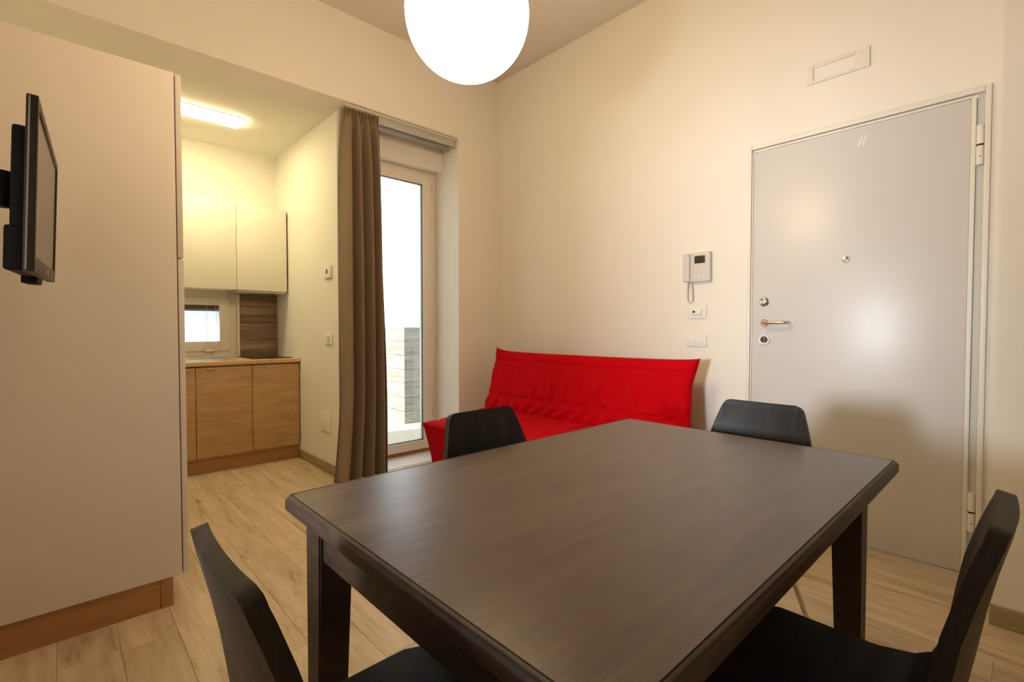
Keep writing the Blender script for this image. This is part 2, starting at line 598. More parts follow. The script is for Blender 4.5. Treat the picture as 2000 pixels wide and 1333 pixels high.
fr0, fr1 = XK2, XREV
for nm, a in (('frame_stile', (fr0, fr0 + .05, 3.655, 3.73, 0.0, 2.455)), ('frame_stile', (fr1 - .05, fr1, 3.655, 3.73, 0.0, 2.455)),
              ('frame_head', (fr0 + .05, fr1 - .05, 3.655, 3.73, 2.415, 2.455))):
    b2(nm, 'pvc', *a, d2)
b2('frame_sill', 'oakdark', fr0 + .05, fr1 - .05, 3.650, 3.73, 0.0, 0.034, d2)
sash = bpy.data.objects.new('sash', None)
sx0, sx1, sz0, sz1 = fr0 + .047, fr1 - .052, 0.036, 2.418
bm = bmesh.new()
for a in ((sx0, sx0 + .085, 3.635, 3.70, sz0, sz1), (sx1 - .085, sx1, 3.635, 3.70, sz0, sz1),
          (sx0 + .085, sx1 - .085, 3.635, 3.70, sz0, sz0 + .075), (sx0 + .085, sx1 - .085, 3.635, 3.70, sz1 - .075, sz1)):
    abox(bm, a[0] + ox, a[1] + ox, a[2] + oy, a[3] + oy, a[4], a[5], 0.003)
bpy.data.objects.remove(sash)
sash = finish(bm, 'sash', 'pvc', d2, True, 50)
b2('pane', 'pane', sx0 + .08, sx1 - .08, 3.665, 3.669, sz0 + .07, sz1 - .07, sash, 0)
gx0, gx1, gz0, gz1 = sx0 + .085, sx1 - .085, sz0 + .075, sz1 - .075
bm = bmesh.new()
g = .008
for a in ((gx0, gx0 + g, gz0, gz1), (gx1 - g, gx1, gz0, gz1), (gx0, gx1, gz0, gz0 + g), (gx0, gx1, gz1 - g, gz1)):
    abox(bm, a[0] + ox, a[1] + ox, 3.648 + oy, 3.664 + oy, a[2], a[3])
finish(bm, 'gasket', 'gasket', sash)
for hz in (2.32, 0.35):
    tube('hinge', 'greyplastic', [(sx1 + .004 + ox, 3.638 + oy, hz - .04), (sx1 + .004 + ox, 3.638 + oy, hz + .04)], 0.007, d2)

# ------------------------------------------------------------------ entrance door (door_1)
d1 = bpy.data.objects.new('door_1', None)
COL.objects.link(d1)
d1.location = (XR, 0.64, 0)
struct(d1, 'pale grey armoured entrance door with bronze lever handle', 'door')


def b1(name, mat, x0, x1, y0, y1, z0, z1, par=d1, bev=0.002):
    return box(name, mat, x0 - XR, x1 - XR, y0 - .64, y1 - .64, z0, z1, par, bev)


LX = 2.916     # leaf front plane
leaf = b1('leaf', 'doorgrey', LX, LX + .05, 0.197, 1.099, 0.006, 2.088, d1, 0.003)
# cream steel edging round the leaf, hinge side wider
for nm, a in (('leaf_edging', (LX - .006, LX + .05, 0.180, 0.1965, 0.004, 2.096)),
              ('leaf_edging', (LX - .004, LX + .05, 0.1965, 1.103, 2.0885, 2.100)),
              ('leaf_edging', (LX - .004, LX + .05, 1.0995, 1.106, 0.004, 2.0885))):
    b1(nm, 'doorcream', *a)
b1('jamb', 'doorjamb', LX + .004, LX + .07, 0.152, 0.178, 0.0, 2.116)
for nm, a in (('casing', (LX - .014, XR + .02, 0.134, 0.153, 0.0, 2.132)), ('casing', (LX - .014, XR + .02, 1.107, 1.126, 0.0, 2.132)),
              ('casing', (LX - .014, XR + .02, 0.153, 1.107, 2.104, 2.132))):
    b1(nm, 'doorcream', *a, bev=0.004)


def dl(name, mat, prof, y, z, par, n=28):
    return lathe(name, mat, prof, (LX - XR, y - .64, z), 'x', n, par)


for hz in (1.88, 0.285):
    h = tube('hinge', 'doorcream', [(LX - .004 - XR, 0.1665 - .64, hz - .085), (LX - .004 - XR, 0.1665 - .64, hz - .004)], 0.0130, d1, 16)
    tube('hinge_barrel', 'doorcream', [(LX - .004 - XR, 0.1665 - .64, hz + .003), (LX - .004 - XR, 0.1665 - .64, hz + .085)], 0.0130, h, 16)
    tube('hinge_gap', 'black', [(LX - .004 - XR, 0.1665 - .64, hz - .0045), (LX - .004 - XR, 0.1665 - .64, hz + .0035)], 0.0120, h, 16)
    lathe('screw', 'black', [(0, -.0137), (.0025, -.0137), (.0025, -.011)], (LX - .004 - XR, 0.1665 - .64, hz - .05), 'x', 8, h)
# upper lock rosette
r1 = dl('lock_rosette', 'chrome', [(0, -.004), (.017, -.004), (.022, -.008), (.026, -.005), (.027, 0), (0, 0)], 1.033, 1.241, d1)
dl('cylinder', 'steel', [(0, -.016), (.010, -.016), (.012, -.012), (.0125, -.004)], 1.036, 1.243, r1, 16)
# lower lock: white ring, dark centre, key hole
r2 = dl('lock_escutcheon', 'plastic', [(0, -.004), (.019, -.004), (.0195, -.008), (.026, -.009), (.031, -.004), (.0315, 0), (0, 0)], 1.031, 1.027, d1)
dl('lock_core', 'navy', [(0, -.006), (.0185, -.006), (.0185, -.003)], 1.031, 1.027, r2)
bm = bmesh.new()
atube(bm, [(LX - .0075 - XR, 1.031 - .64, 1.032), (LX - .005 - XR, 1.031 - .64, 1.032)], .0085, 14)
abox(bm, LX - .0075 - XR, LX - .005 - XR, 1.031 - .6445, 1.031 - .6355, 1.013, 1.031)
finish(bm, 'key_cylinder', 'chrome', r2)
# lever handle
r3 = dl('handle_rosette', 'bronze', [(0, -.009), (.018, -.009), (.021, -.006), (.0215, 0), (0, 0)], 1.031, 1.122, d1)
hp = [(LX - .006, 1.031, 1.122), (LX - .030, 1.031, 1.122), (LX - .044, 1.028, 1.122), (LX - .050, 1.018, 1.122), (LX - .052, 1.00, 1.1225), (LX - .052, 0.93, 1.123), (LX - .050, 0.918, 1.123), (LX - .036, 0.908, 1.123), (LX - .016, 0.906, 1.123)]
tube('lever', 'bronze', [(p[0] - XR, p[1] - .64, p[2]) for p in hp], .0085, r3, 14)
dl('peephole', 'chrome', [(0, -.004), (.009, -.007), (.0165, -.007), (.018, -.003), (.018, 0), (0, 0)], 0.649, 1.440, d1, 20)
for ky, kz in ((0.596, 2.018), (0.578, 2.022)):
    bm = abox(bmesh.new(), LX - .0008 - XR, LX - XR, -.0035, .0035, -.030, .022)
    o = finish(bm, 'adhesive_tape', 'plastic', d1)
    o.location = (0, ky - .64, kz)
    o.rotation_euler = (math.radians(20), 0, 0)

# ------------------------------------------------------------------ kitchen window (window_1)
w1 = bpy.data.objects.new('window_1', None)
COL.objects.link(w1)
w1.location = (0.775, YKB, KW[2])
struct(w1, 'small cream kitchen window with raised brown blind', 'window')


def bw(name, mat, x0, x1, y0, y1, z0, z1, par=w1, bev=0.002):
    return box(name, mat, x0 - .775, x1 - .775, y0 - YKB, y1 - YKB, z0 - KW[2], z1 - KW[2], par, bev)


bm = bmesh.new()
for a in ((KW[0], KW[0] + .05, 4.785, 4.85, KW[2], KW[3]), (KW[1] - .052, KW[1], 4.785, 4.85, KW[2], KW[3]),
          (KW[0] + .05, KW[1] - .052, 4.785, 4.85, KW[2], KW[2] + .040), (KW[0] + .05, KW[1] - .052, 4.785, 4.85, KW[3] - .05, KW[3])):
    abox(bm, a[0] - .775, a[1] - .775, a[2] - YKB, a[3] - YKB, a[4] - KW[2], a[5] - KW[2], .002)
finish(bm, 'window_frame', 'pvc', w1, True, 50)
bm = bmesh.new()
q = (KW[0] + .048, KW[1] - .054, KW[2] + .040, KW[3] - .052)
for a in ((q[0], q[0] + .08, q[2], q[3]), (q[1] - .078, q[1], q[2], q[3]), (q[0] + .08, q[1] - .078, q[2], q[2] + .08), (q[0] + .08, q[1] - .078, q[3] - .065, q[3])):
    abox(bm, a[0] - .775, a[1] - .775, 4.768 - YKB, 4.835 - YKB, a[2] - KW[2], a[3] - KW[2], .003)
sa = finish(bm, 'window_sash', 'pvc', w1, True, 50)
bw('pane', 'frosted', q[0] + .075, q[1] - .073, 4.800, 4.804, q[2] + .075, q[3] - .06, sa, 0)
hb = bw('handle_plate', 'bronze', .90, .98, 4.760, 4.768, q[2] - .010, q[2] + .010, sa)
tube('handle_lever', 'bronze', [(.905 - .775, 4.752 - YKB, q[2] - KW[2]), (.975 - .775, 4.750 - YKB, q[2] - KW[2])], .006, hb)
bw('trim_jamb', 'pvc', KW[1], KW[1] + .018, YKB - .012, YKB - .0005, KW[2] - .012, KW[3], w1)
# raised blind hanging inside the glass
bl = thing('window_blind', 'brown slatted blind raised at the top of the kitchen window', 'blind', (0.775, 4.786, 1.285))
for i in range(9):
    box('slat', 'blind', -.262, .238, -.010, .010, -.0345 + i * .0035, -.0311 + i * .0035, bl)
box('head_rail', 'blind', -.262, .238, -.011, .011, -.003, .012, bl, .001)
box('bottom_rail', 'blind', -.262, .238, -.011, .011, -.046, -.036, bl, .001)
cp = [(.145, -.02, 0)] + [(.145 + .003 * math.sin(i), -.022, -.05 - i * .035) for i in range(8)]
cp += [(.150, -.024, -.325), (.165, -.026, -.345), (.19, -.026, -.355), (.215, -.026, -.345), (.230, -.025, -.325), (.226, -.024, -.28), (.215, -.022, -.05), (.213, -.02, 0)]
tube('pull_cord', 'cord', cp, .0016, bl, 6)

# assumed side window in the left wall (out of frame) for the added lamp
w2 = bpy.data.objects.new('window_assumed', None)
COL.objects.link(w2)
w2.location = (XL - .10, 0.905, 0.83)
struct(w2, 'small assumed, unseen side window in the wall near the camera', 'window')
boxes('window_frame', 'pvc', [(-.02, .02, -.235, -.22, 0, .73), (-.02, .02, .22, .235, 0, .73), (-.02, .02, -.22, .22, 0, .02), (-.02, .02, -.22, .22, .71, .73)], w2)

# ------------------------------------------------------------------ kitchen base cabinets
YC = 4.190     # front of doors
base = [('oak base cabinet door half hidden beside the tall beige unit', .352, .733), ('oak base cabinet in the middle below the kitchen window', .733, 1.113),
        ('oak base cabinet in the corner below the striped splashback', 1.113, 1.474)]
for lab, xa, xb in base:
    t = thing('base_cabinet', lab, 'cabinet', ((xa + xb) / 2, YC, .105), group='oak base cabinets')
    hw = (xb - xa) / 2
    box('body', 'oak', -hw + .001, hw - .001, .022, .555, 0, .705, t)
    dd = box('door', 'oak', -hw + .002, hw - .002, 0, .019, .018, .694, t, .0015)
    hx = -hw + .095 if xb > .8 else 0.0
    box('handle', 'chrome', hx - .028, hx + .028, -.014, .002, .676, .684, dd, .0015)
    if xb < .8:
        dd.children[0].location.x = .14
tag(box('kitchen_plinth', 'oakdark', .352, 1.474, 4.232, 4.25, 0, .104), 'reddish oak plinth board under the base cabinets', 'plinth')
wt = thing('worktop', 'pale oak kitchen worktop with sink below the window', 'worktop', (0.9, 4.45, .8115))
box('slab', 'oaktop', .05 - .9, 1.478 - .9, 4.170 - 4.45, 4.757 - 4.45, 0, .030, wt, .003)
sk = thing('kitchen_sink', 'stainless steel sink rim set in the worktop below the window', 'sink', (0.72, 4.46, .8415))
bm = bmesh.new()
for a in ((-.30, .30, -.22, -.19), (-.30, .30, .19, .22), (-.30, -.27, -.19, .19), (.27, .30, -.19, .19)):
    abox(bm, a[0], a[1], a[2], a[3], 0.0003, .0075, .002)
finish(bm, 'rim', 'steel', sk, True)
box('basin', 'steel', -.27, .27, -.19, .19, 0.0003, .002, sk)
hobt = thing('hob', 'black glass hob in front of the striped splashback', 'hob', (1.29, 4.50, .8415))
box('glass_top', 'hob', -.15, .16, -.22, .23, .0003, .007, hobt, .002)
for hx, hy in ((-.06, -.1), (.07, -.1), (-.06, .1), (.07, .1)):
    lathe('cooking_ring', 'steel', [(.052, .0071), (.054, .0076), (.056, .0071)], (hx, hy, 0), 'z', 24, hobt)
# splashback plank tiles
sb = thing('splashback', 'brown wood-striped tile splashback beside the kitchen window', 'splashback', (1.32, 4.757, .842))
x0, x1 = 1.170 - 1.32, 1.477 - 1.32
zz = 0
for h in (.145, .145, .145, .128):
    box('tile', 'splash', x0, x1, -.010, .002, zz + .001, zz + h - .001, sb, .001)
    zz += h
# upper cabinets
for lab, xa, xb in (('cream wall cabinet above the kitchen window', .66, 1.076), ('cream wall cabinet in the corner above the striped splashback', 1.076, 1.466)):
    t = thing('wall_cabinet', lab, 'cabinet', ((xa + xb) / 2, 4.44, 1.408), group='cream wall cabinets')
    hw = (xb - xa) / 2
    box('body', 'white', -hw + .001, hw - .001, .021, .317, 0.006, .700, t)
    box('door', 'white', -hw + .0015, hw - .0015, 0, .019, 0, .703, t, .0015)
hd = thing('extractor_hood', 'slim grey extractor hood under the corner wall cabinet', 'hood', (1.27, 4.6, 1.386))
box('housing', 'alu', -.19, .19, -.13, .145, .004, .026, hd, .002)
box('filter_grille', 'alud', -.16, .16, -.10, .12, 0.0, .004, hd)
box('lamp_lens', 'lcd', .05, .12, -.125, -.105, -.001, .004, hd)

# ------------------------------------------------------------------ strip light on the kitchen ceiling
kl = thing('ceiling_strip_light', 'lit rectangular strip light on the kitchen ceiling', 'ceiling light', (.72, 4.10, HK))
box('housing', 'white', -.32, .32, -.098, .098, -.006, 0, kl)
box('diffuser', 'ktube', -.315, .315, -.092, .092, -.022, -.006, kl, .004)

# ------------------------------------------------------------------ tall beige column unit
cu = thing('tall_cabinet', 'tall beige laminate cabinet with oak plinth behind the television', 'cabinet', (0.0, 2.60, 0))
box('side_panel', 'beige', XL + .004, .3435, 2.281 - 2.6, 2.300 - 2.6, .117, 2.078, cu, .001)
box('side_panel', 'beige', XL + .004, .3435, 2.872 - 2.6, 2.891 - 2.6, .117, 2.078, cu, .001)
box('body', 'beige', XL + .004, .340, 2.3005 - 2.6, 2.8715 - 2.6, .117, 2.076, cu)
box('lower_door', 'beige', .3475, .3665, 2.283 - 2.6, 2.889 - 2.6, .120, 1.359, cu, .0025)
box('upper_door', 'beige', .3475, .3665, 2.283 - 2.6, 2.889 - 2.6, 1.368, 2.076, cu, .0025)
box('plinth_side', 'oakdark', XL + .004, .272, 2.290 - 2.6, 2.308 - 2.6, 0, .1165, cu)
box('plinth_front', 'oakdark', .2735, .314, 2.288 - 2.6, 2.885 - 2.6, 0, .1165, cu, .001)

# ------------------------------------------------------------------ television on its arm
tv = thing('television', 'small flat television on a black wall arm', 'television', (-.018, 1.735, 1.400), math.radians(-2.2))
tv.rotation_euler = (math.radians(2.2), math.radians(2.2), math.radians(-2.4))
# local: screen faces +x, width along y, height along z
hw, hh = .333, .180
bz = boxes('bezel', 'tvbezel', [(-.013, .006, -hw, -hw + .020, -hh, hh), (-.013, .006, hw - .020, hw, -hh, hh),
                                (-.013, .006, -hw + .02, hw - .02, hh - .020, hh), (-.013, .006, -hw + .02, hw - .02, -hh, -hh + .034)], tv, .003)
box('screen', 'tvscreen', -.012, .002, -hw + .018, hw - .018, -hh + .032, hh - .018, tv)
lathe('logo_mark', 'plastic', [(0, .0068), (.006, .0068), (.006, .006)], (0, .03, -hh + .017), 'x', 14, bz)
box('edge_strip', 'alud', -.009, -.006, -hw - .0012, -hw, -hh + .004, hh - .004, bz)
bm = bmesh.new()
abox(bm, -.037, -.013, -.29, .29, -.165, .125, .008, 3)
rb = finish(bm, 'rear_housing', 'black', tv, True)
bm = bmesh.new()
abox(bm, -.044, -.013, -.30, .30, -.178, -.085, .007, 3)
finish(bm, 'speaker_housing', 'black', tv, True)
box('button_pod', 'black', -.042, -.012, .0, .16, -.196, -.176, tv, .004)
mt = box('mount_plate', 'black', -.048, -.037, .0, .12, -.02, .10, tv, .003)
ar = tube('arm_knuckle', 'black', [(-.085, .06, -.005), (-.085, .06, .085)], .022, tv, 18)
tube('arm_collar', 'black', [(-.085, .06, .028), (-.085, .06, .052)], .026, ar, 18)
tube('arm_bar', 'black', [(-.046, .06, .04), (-.085, .06, .04), (-.19, .13, .04), (-.328, .10, .04)], .014, tv, 12)
box('wall_plate', 'black', -.334, -.316, .04, .16, -.06, .13, tv, .003)

# ------------------------------------------------------------------ curtain rail and curtain
rl = thing('curtain_rail', 'grey aluminium curtain track under the beam edge', 'curtain rail', (2.0, 3.34, 2.60))
box('profile', 'alu', 1.500 - 2, 2.447 - 2, -.018, .012, .006, .064, rl, .002)
box('inner_track', 'alud', 1.520 - 2, 2.425 - 2, .014, .050, -.016, .040, rl, .002)
box('end_cap', 'alud', 2.447 - 2, 2.451 - 2, -.019, .013, .005, .065, rl)
box('cover_strip', 'pvc', 1.500 - 2, 2.455 - 2, -.022, .05, .0645, .071, rl)


def curtain():
    bm = bmesh.new()
    NS, NZ = 300, 130
    z0, z1 = 0.008, 2.640
    V = []
    for j in range(NZ + 1):
        t = j / NZ
        z = z1 + (z0 - z1) * t
        d = z1 - z
        # horizontal extent grows towards the hem
        xa = 1.508 - .015 * min(1, d / .3) - .030 * t - .058 * max(0, (t - .72) / .28) ** 1.5
        xb = 1.768 + .012 * min(1, d / .2) + .045 * t
        row = []
        head = max(0.0, 1 - d / .12)
        head = head * head * (3 - 2 * head)
        blend = 1 - head
        for i in range(NS + 1):
            s = i / NS
            # big folds below, small gathers in the header tape
            ph = 2 * math.pi * (4.6 * s + .16 * math.sin(5 * s + 1.0) + .06 * math.sin(1.7 * t * 3 + 4 * s))
            big = math.sin(ph) + .30 * math.sin(2 * ph + 1.1)
            amp = (.026 + .028 * min(1, d / .4) + .010 * t)
            small = math.sin(2 * math.pi * 11 * s + .6 * math.sin(9 * s))
            y = 3.350 + blend * amp * big + head * .020 * small + .004 * math.sin(23 * s + 5 * t) * blend
            x = xa + (xb - xa) * (s + .022 * math.sin(ph + 1.2) * blend)
            if z < 0.9:
                y -= .03 * (0.9 - z) / .9 * (1 - s)
            y -= .056
            x *= .985
            row.append(bm.verts.new((x - 1.64, y - 3.35, z + (.004 * small * head if j == 0 else 0))))
        V.append(row)
    for j in range(NZ):
        for i in range(NS):
            bm.faces.new((V[j][i], V[j][i + 1], V[j + 1][i + 1], V[j + 1][i]))
    return bm


ct = thing('curtain', 'long taupe brown pleated curtain drawn beside the glazed door', 'curtain', (1.64, 3.35, 0))
cl = finish(curtain(), 'cloth', 'curtain', ct, True, 180)
md = cl.modifiers.new('thick', 'SOLIDIFY')
md.thickness = .003
for i in range(9):
    xx = 1.505 + i * .030
    tube('hook', 'plastic', [(xx - 1.64, 3.300 - 3.35, 2.612), (xx - 1.64, 3.319 - 3.35, 2.650)], .002, ct, 6)

# ------------------------------------------------------------------ pendant globe
pl = thing('globe_pendant', 'large lit white opal globe pendant lamp', 'pendant lamp', (1.205, 1.547, 2.329))
R = .243
lathe('globe', 'globe', [(0, -R)] + [(R * math.sin(math.radians(a)), -R * math.cos(math.radians(a))) for a in range(6, 168, 6)] + [(.05, R * .98)], (0, 0, 0), 'z', 48, pl)
lathe('cap', 'chrome', [(0, R + .05), (.02, R + .05), (.052, R + .03), (.055, R * .97), (0, R * .97)], (0, 0, 0), 'z', 28, pl)
tube('cord', 'plastic', [(0, 0, R + .05), (0, 0, HC - 2.329 - .03)], .004, pl, 8)
lathe('ceiling_rose', 'plastic', [(0, HC - 2.329 - .045), (.03, HC - 2.329 - .045), (.055, HC - 2.329 - .02), (.058, HC - 2.329), (0, HC - 2.329)], (0, 0, 0), 'z', 28, pl)

# ------------------------------------------------------------------ emergency light above door
el = thing('emergency_light', 'white recessed emergency light panel above the entrance door', 'wall light', (XR, .70, 2.42))
EW, EH = .136, .049
boxes('frame', 'doorcream', [(-.012, 0, -EW, -EW + .058, -EH, EH), (-.012, 0, EW - .030, EW, -EH, EH), (-.012, 0, -EW + .058, EW - .03, EH - .018, EH), (-.012, 0, -EW + .058, EW - .03, -EH, -EH + .014)], el, .0015)
box('lens', 'plastic', -.003, 0, -EW + .058, EW - .03, -EH + .014, EH - .018, el)

# ------------------------------------------------------------------ intercom and switches on the door wall
ic = thing('intercom', 'light grey video intercom with handset on the wall', 'intercom', (XR, 1.42, 1.47))
box('base_plate', 'greyplastic', -.030, 0, -.083, .052, -.092, .090, ic, .006, 3)
hs = box('handset', 'greyplastic', -.046, -.004, .042, .086, -.088, .086, ic, .007, 3)
box('display', 'lcd', -.0315, -.029, -.052, .016, .022, .068, ic, .001)
for i in range(3):
    lathe('button', 'plastic', [(0, -.0325), (.006, -.0325), (.007, -.030)], (0, -.045 + i * .028, -.055), 'x', 12, ic)
cpts = [(-.020, .060, -.088), (-.018, .066, -.12), (-.016, .068, -.19), (-.016, .062, -.212), (-.016, .048, -.220), (-.016, .036, -.210), (-.016, .034, -.18), (-.018, .036, -.13), (-.02, .044, -.095)]
tube('handset_cord', 'greyplastic', cpts, .0042, hs, 8)
sw = thing('socket_plate', 'white wall plate with small display below the intercom', 'wall plate', (XR, 1.425, 1.190))
box('plate', 'plastic', -.009, 0, -.058, .058, -.038, .040, sw, .004, 3)
ki = box('module', 'plastic', -.020, -.008, -.030, .034, -.012, .018, sw, .003)
box('display', 'lcd', -.0208, -.0195, .008, .026, -.002, .010, ki)
sw = thing('light_switch', 'white double rocker light switch above the red sofa', 'light switch', (XR, 1.432, 1.016))
box('plate', 'plastic', -.009, 0, -.066, .066, -.039, .039, sw, .004, 3)
for i in (-1, 1):
    box('rocker', 'plastic', -.0125, -.008, i * .022 - .0205, i * .022 + .0205, -.023, .023, sw, .002)

# on the kitchen side wall
th = thing('thermostat', 'small white thermostat on the kitchen side wall', 'thermostat', (XK, 3.577, 1.51))
box('plate', 'plastic', -.016, 0, -.058, .058, -.046, .046, th, .005, 3)
box('display', 'lcd', -.0170, -.0155, -.012, .018, -.012, .020, th)
so = thing('wall_socket', 'white wall socket halfway up the kitchen side wall', 'socket', (XK, 3.58, 1.01))
box('plate', 'plastic', -.010, 0, -.06, .06, -.04, .04, so, .004, 3)
box('socket_module', 'greyplastic', -.014, -.009, -.024, .024, -.024, .024, so, .003)
ap = thing('access_panel', 'cream square access cover low on the kitchen side wall', 'access panel', (XK, 3.65, .38))
box('cover', 'wall', -.007, 0, -.088, .092, -.077, .077, ap, .003)
box('cover_rim', 'pvc', -.004, 0, -.094, .098, -.083, .083, ap, .001)


# ------------------------------------------------------------------ dining table
TX0, TX1, TY0, TY1, TZ = .330, 1.583, .225, 1.043, .75
tcx, tcy = (TX0 + TX1) / 2, (TY0 + TY1) / 2
tb = thing('dining_table', 'dark wenge dining table with moulded edge', 'table', (tcx, tcy, 0))


def rrect(hx, hy, r, n=6):
    pts = []
    for cx, cy, a0 in ((hx - r, hy - r, 0), (-hx + r, hy - r, 90), (-hx + r, -hy + r, 180), (hx - r, -hy + r, 270)):
        for k in range(n + 1):
            a = math.radians(a0 + 90 * k / n)
            pts.append((cx + r * math.cos(a), cy + r * math.sin(a)))
    return pts


hx, hy = (TX1 - TX0) / 2, (TY1 - TY0) / 2
prof = [(.0135, 0.0), (.0125, -.0016), (.0115, -.0016), (.0105, -.0002), (.0075, -.0003), (.0055, -.0012), (.0045, -.0040), (.0020, -.0065), (.0005, -.0085), (0, -.011), (0, -.025), (.0012, -.0280), (.004, -.0298), (.018, -.030)]


def sweep(prof, mat, name, par, cap0=False, cap1=False):
    bm = bmesh.new()
    rings = []
    for ins, dz_ in prof:
        rings.append([bm.verts.new((x, y, TZ + dz_)) for x, y in rrect(hx - ins, hy - ins, max(.004, .020 - ins * .6))])
    n = len(rings[0])
    for a, b in zip(rings, rings[1:]):
        for k in range(n):
            bm.faces.new((a[k], a[(k + 1) % n], b[(k + 1) % n], b[k]))
    if cap0:
        bm.faces.new(rings[0])
    if cap1:
        bm.faces.new(list(reversed(rings[-1])))
    return finish(bm, name, mat, par, True, 40)


top = sweep([(.0137, 0), (.0137, -.012)], 'table', 'tabletop', tb, True, False)
sweep(prof, 'tableedge', 'edge_moulding', top, False, True)
# apron
ax0, ax1, ay0, ay1 = .365 - tcx + .008, 1.545 - tcx - .008, .285 - tcy + .008, 1.010 - tcy - .008
for a in ((ax0 + .06, ax1 - .06, ay0, ay0 + .02), (ax0 + .06, ax1 - .06, ay1 - .02, ay1), (ax0, ax0 + .02, ay0 + .06, ay1 - .06), (ax1 - .02, ax1, ay0 + .06, ay1 - .06)):
    box('apron', 'tableedge', *a, .632, .7195, tb, .001)
for sx in (0, 1):
    for sy in (0, 1):
        bm = bmesh.new()
        X = (.365 - tcx) if sx == 0 else (1.545 - tcx)
        Y = (.285 - tcy) if sy == 0 else (1.010 - tcy)
        dx, dy = (1 if sx == 0 else -1), (1 if sy == 0 else -1)
        rings = []
        for z, w in ((0.0, .050), (.60, .068), (.7197, .070)):
            c = [(X, Y), (X + dx * w, Y), (X + dx * w, Y + dy * w), (X, Y + dy * w)]
            rings.append([bm.verts.new((p[0], p[1], z)) for p in c])
        for a, b in zip(rings, rings[1:]):
            for k in range(4):
                bm.faces.new((a[k], a[(k + 1) % 4], b[(k + 1) % 4], b[k]))
        bm.faces.new(rings[0])
        bm.faces.new(rings[-1])
        bmesh.ops.recalc_face_normals(bm, faces=bm.faces)
        bmesh.ops.bevel(bm, geom=[e for e in bm.edges if abs(e.verts[0].co.z - e.verts[1].co.z) > .05], offset=.003, segments=2, affect='EDGES')
        finish(bm, 'leg', 'tableedge', tb, True, 30)


# ------------------------------------------------------------------ dining chairs: bent ply shell on chrome legs
def chair_prof(s):
    """s 0..1 from top of back to front of seat: (y,z,halfwidth,dish)"""
    K = [(0.00, -.214, .8275, .108, .005), (.006, -.2135, .8257, .117, .006), (.018, -.2125, .821, .125, .007), (.045, -.211, .810, .132, .008), (.075, -.208, .796, .137, .010), (.18, -.197, .748, .152, .014), (.30, -.185, .686, .169, .018),
         (.42, -.174, .614, .184, .019), (.52, -.163, .547, .190, .017), (.58, -.150, .503, .191, .014), (.63, -.129, .469, .192, .010), (.68, -.095, .450, .193, .008),
         (.76, -.030, .440, .196, .004), (.86, .070, .440, .199, .003), (.94, .150, .442, .197, .002), (.975, .188, .438, .186, .001), (.99, .204, .431, .174, .0), (1.0, .212, .420, .166, .0)]
    for a, b in zip(K, K[1:]):
        if s <= b[0] + 1e-9:
            t = (s - a[0]) / (b[0] - a[0])
            return [a[i] + (b[i] - a[i]) * t for i in range(1, 5)]
    return list(K[-1][1:])


def shell(s0, s1, ns, nm):
    bm = bmesh.new()
    NU = 18
    TH = .021
    P = []
    for j in range(ns + 1):
        s = s0 + (s1 - s0) * j / ns
        P.append((s, chair_prof(s)))
    F, B = [], []
    for j, (s, (y, z, w, dish)) in enumerate(P):
        ya, za = P[max(0, j - 1)][1][:2]
        yb, zb = P[min(ns, j + 1)][1][:2]
        ty, tz = yb - ya, zb - za
        L = math.hypot(ty, tz)
        # normal towards the sitter: rotate tangent
        ny, nz = -tz / L, ty / L
        rf, rb_ = [], []
        for i in range(NU + 1):
            u = -1 + 2 * i / NU
            d = dish * (u * u)
            x = u * w
            yy, zz = y + ny * d, z + nz * d
            rf.append(bm.verts.new((x, yy + ny * TH / 2, zz + nz * TH / 2)))
            rb_.append(bm.verts.new((x, yy - ny * TH / 2, zz - nz * TH / 2)))
        F.append(rf)
        B.append(rb_)
    for j in range(ns):
        for i in range(NU):
            bm.faces.new((F[j][i], F[j][i + 1], F[j + 1][i + 1], F[j + 1][i]))
            bm.faces.new((B[j][i + 1], B[j][i], B[j + 1][i], B[j + 1][i + 1]))
        for i in (0, NU):
            bm.faces.new((F[j][i], F[j + 1][i], B[j + 1][i], B[j][i]))
    for j in (0, ns):
        for i in range(NU):
            bm.faces.new((F[j][i], F[j][i + 1], B[j][i + 1], B[j][i]))
    bmesh.ops.recalc_face_normals(bm, faces=bm.faces)
    return bm


def make_chair():
    c = thing('dining_chair', 'x', 'chair', group='black bent-ply chairs around the table')
    finish(shell(0, .60, 44, 0), 'backrest', 'chair', c, True, 40)
    finish(shell(.60, 1.0, 26, 0), 'seat', 'chair', c, True, 40)
    for sx in (-1, 1):
        for top_, foot in (((.13, .075, .428), (.188, .205, .008)), ((.13, -.005, .428), (.188, -.215, .008))):
            lg = tube('leg', 'chrome', [(sx * top_[0], top_[1], top_[2]), (sx * foot[0], foot[1], foot[2])], [.0085, .0075], c, 12)
            lathe('foot_cap', 'black', [(0, 0), (.010, 0), (.010, .012), (0, .012)], (sx * foot[0], foot[1], 0.0), 'z', 12, lg)
    bm = bmesh.new()
    for sx in (-1, 1):
        atube(bm, [(sx * .13, -.03, .4225), (sx * .13, .10, .4225)], .0075, 10)
    for yy in (-.03, .10):
        atube(bm, [(-.13, yy, .4225), (.13, yy, .4225)], .0065, 10)
    finish(bm, 'under_frame', 'chrome', c, True)
    return c


def copy_tree(o, parent=None):
    n = o.copy()
    COL.objects.link(n)
    n.parent = parent
    for ch in o.children:
        copy_tree(ch, n)
    return n


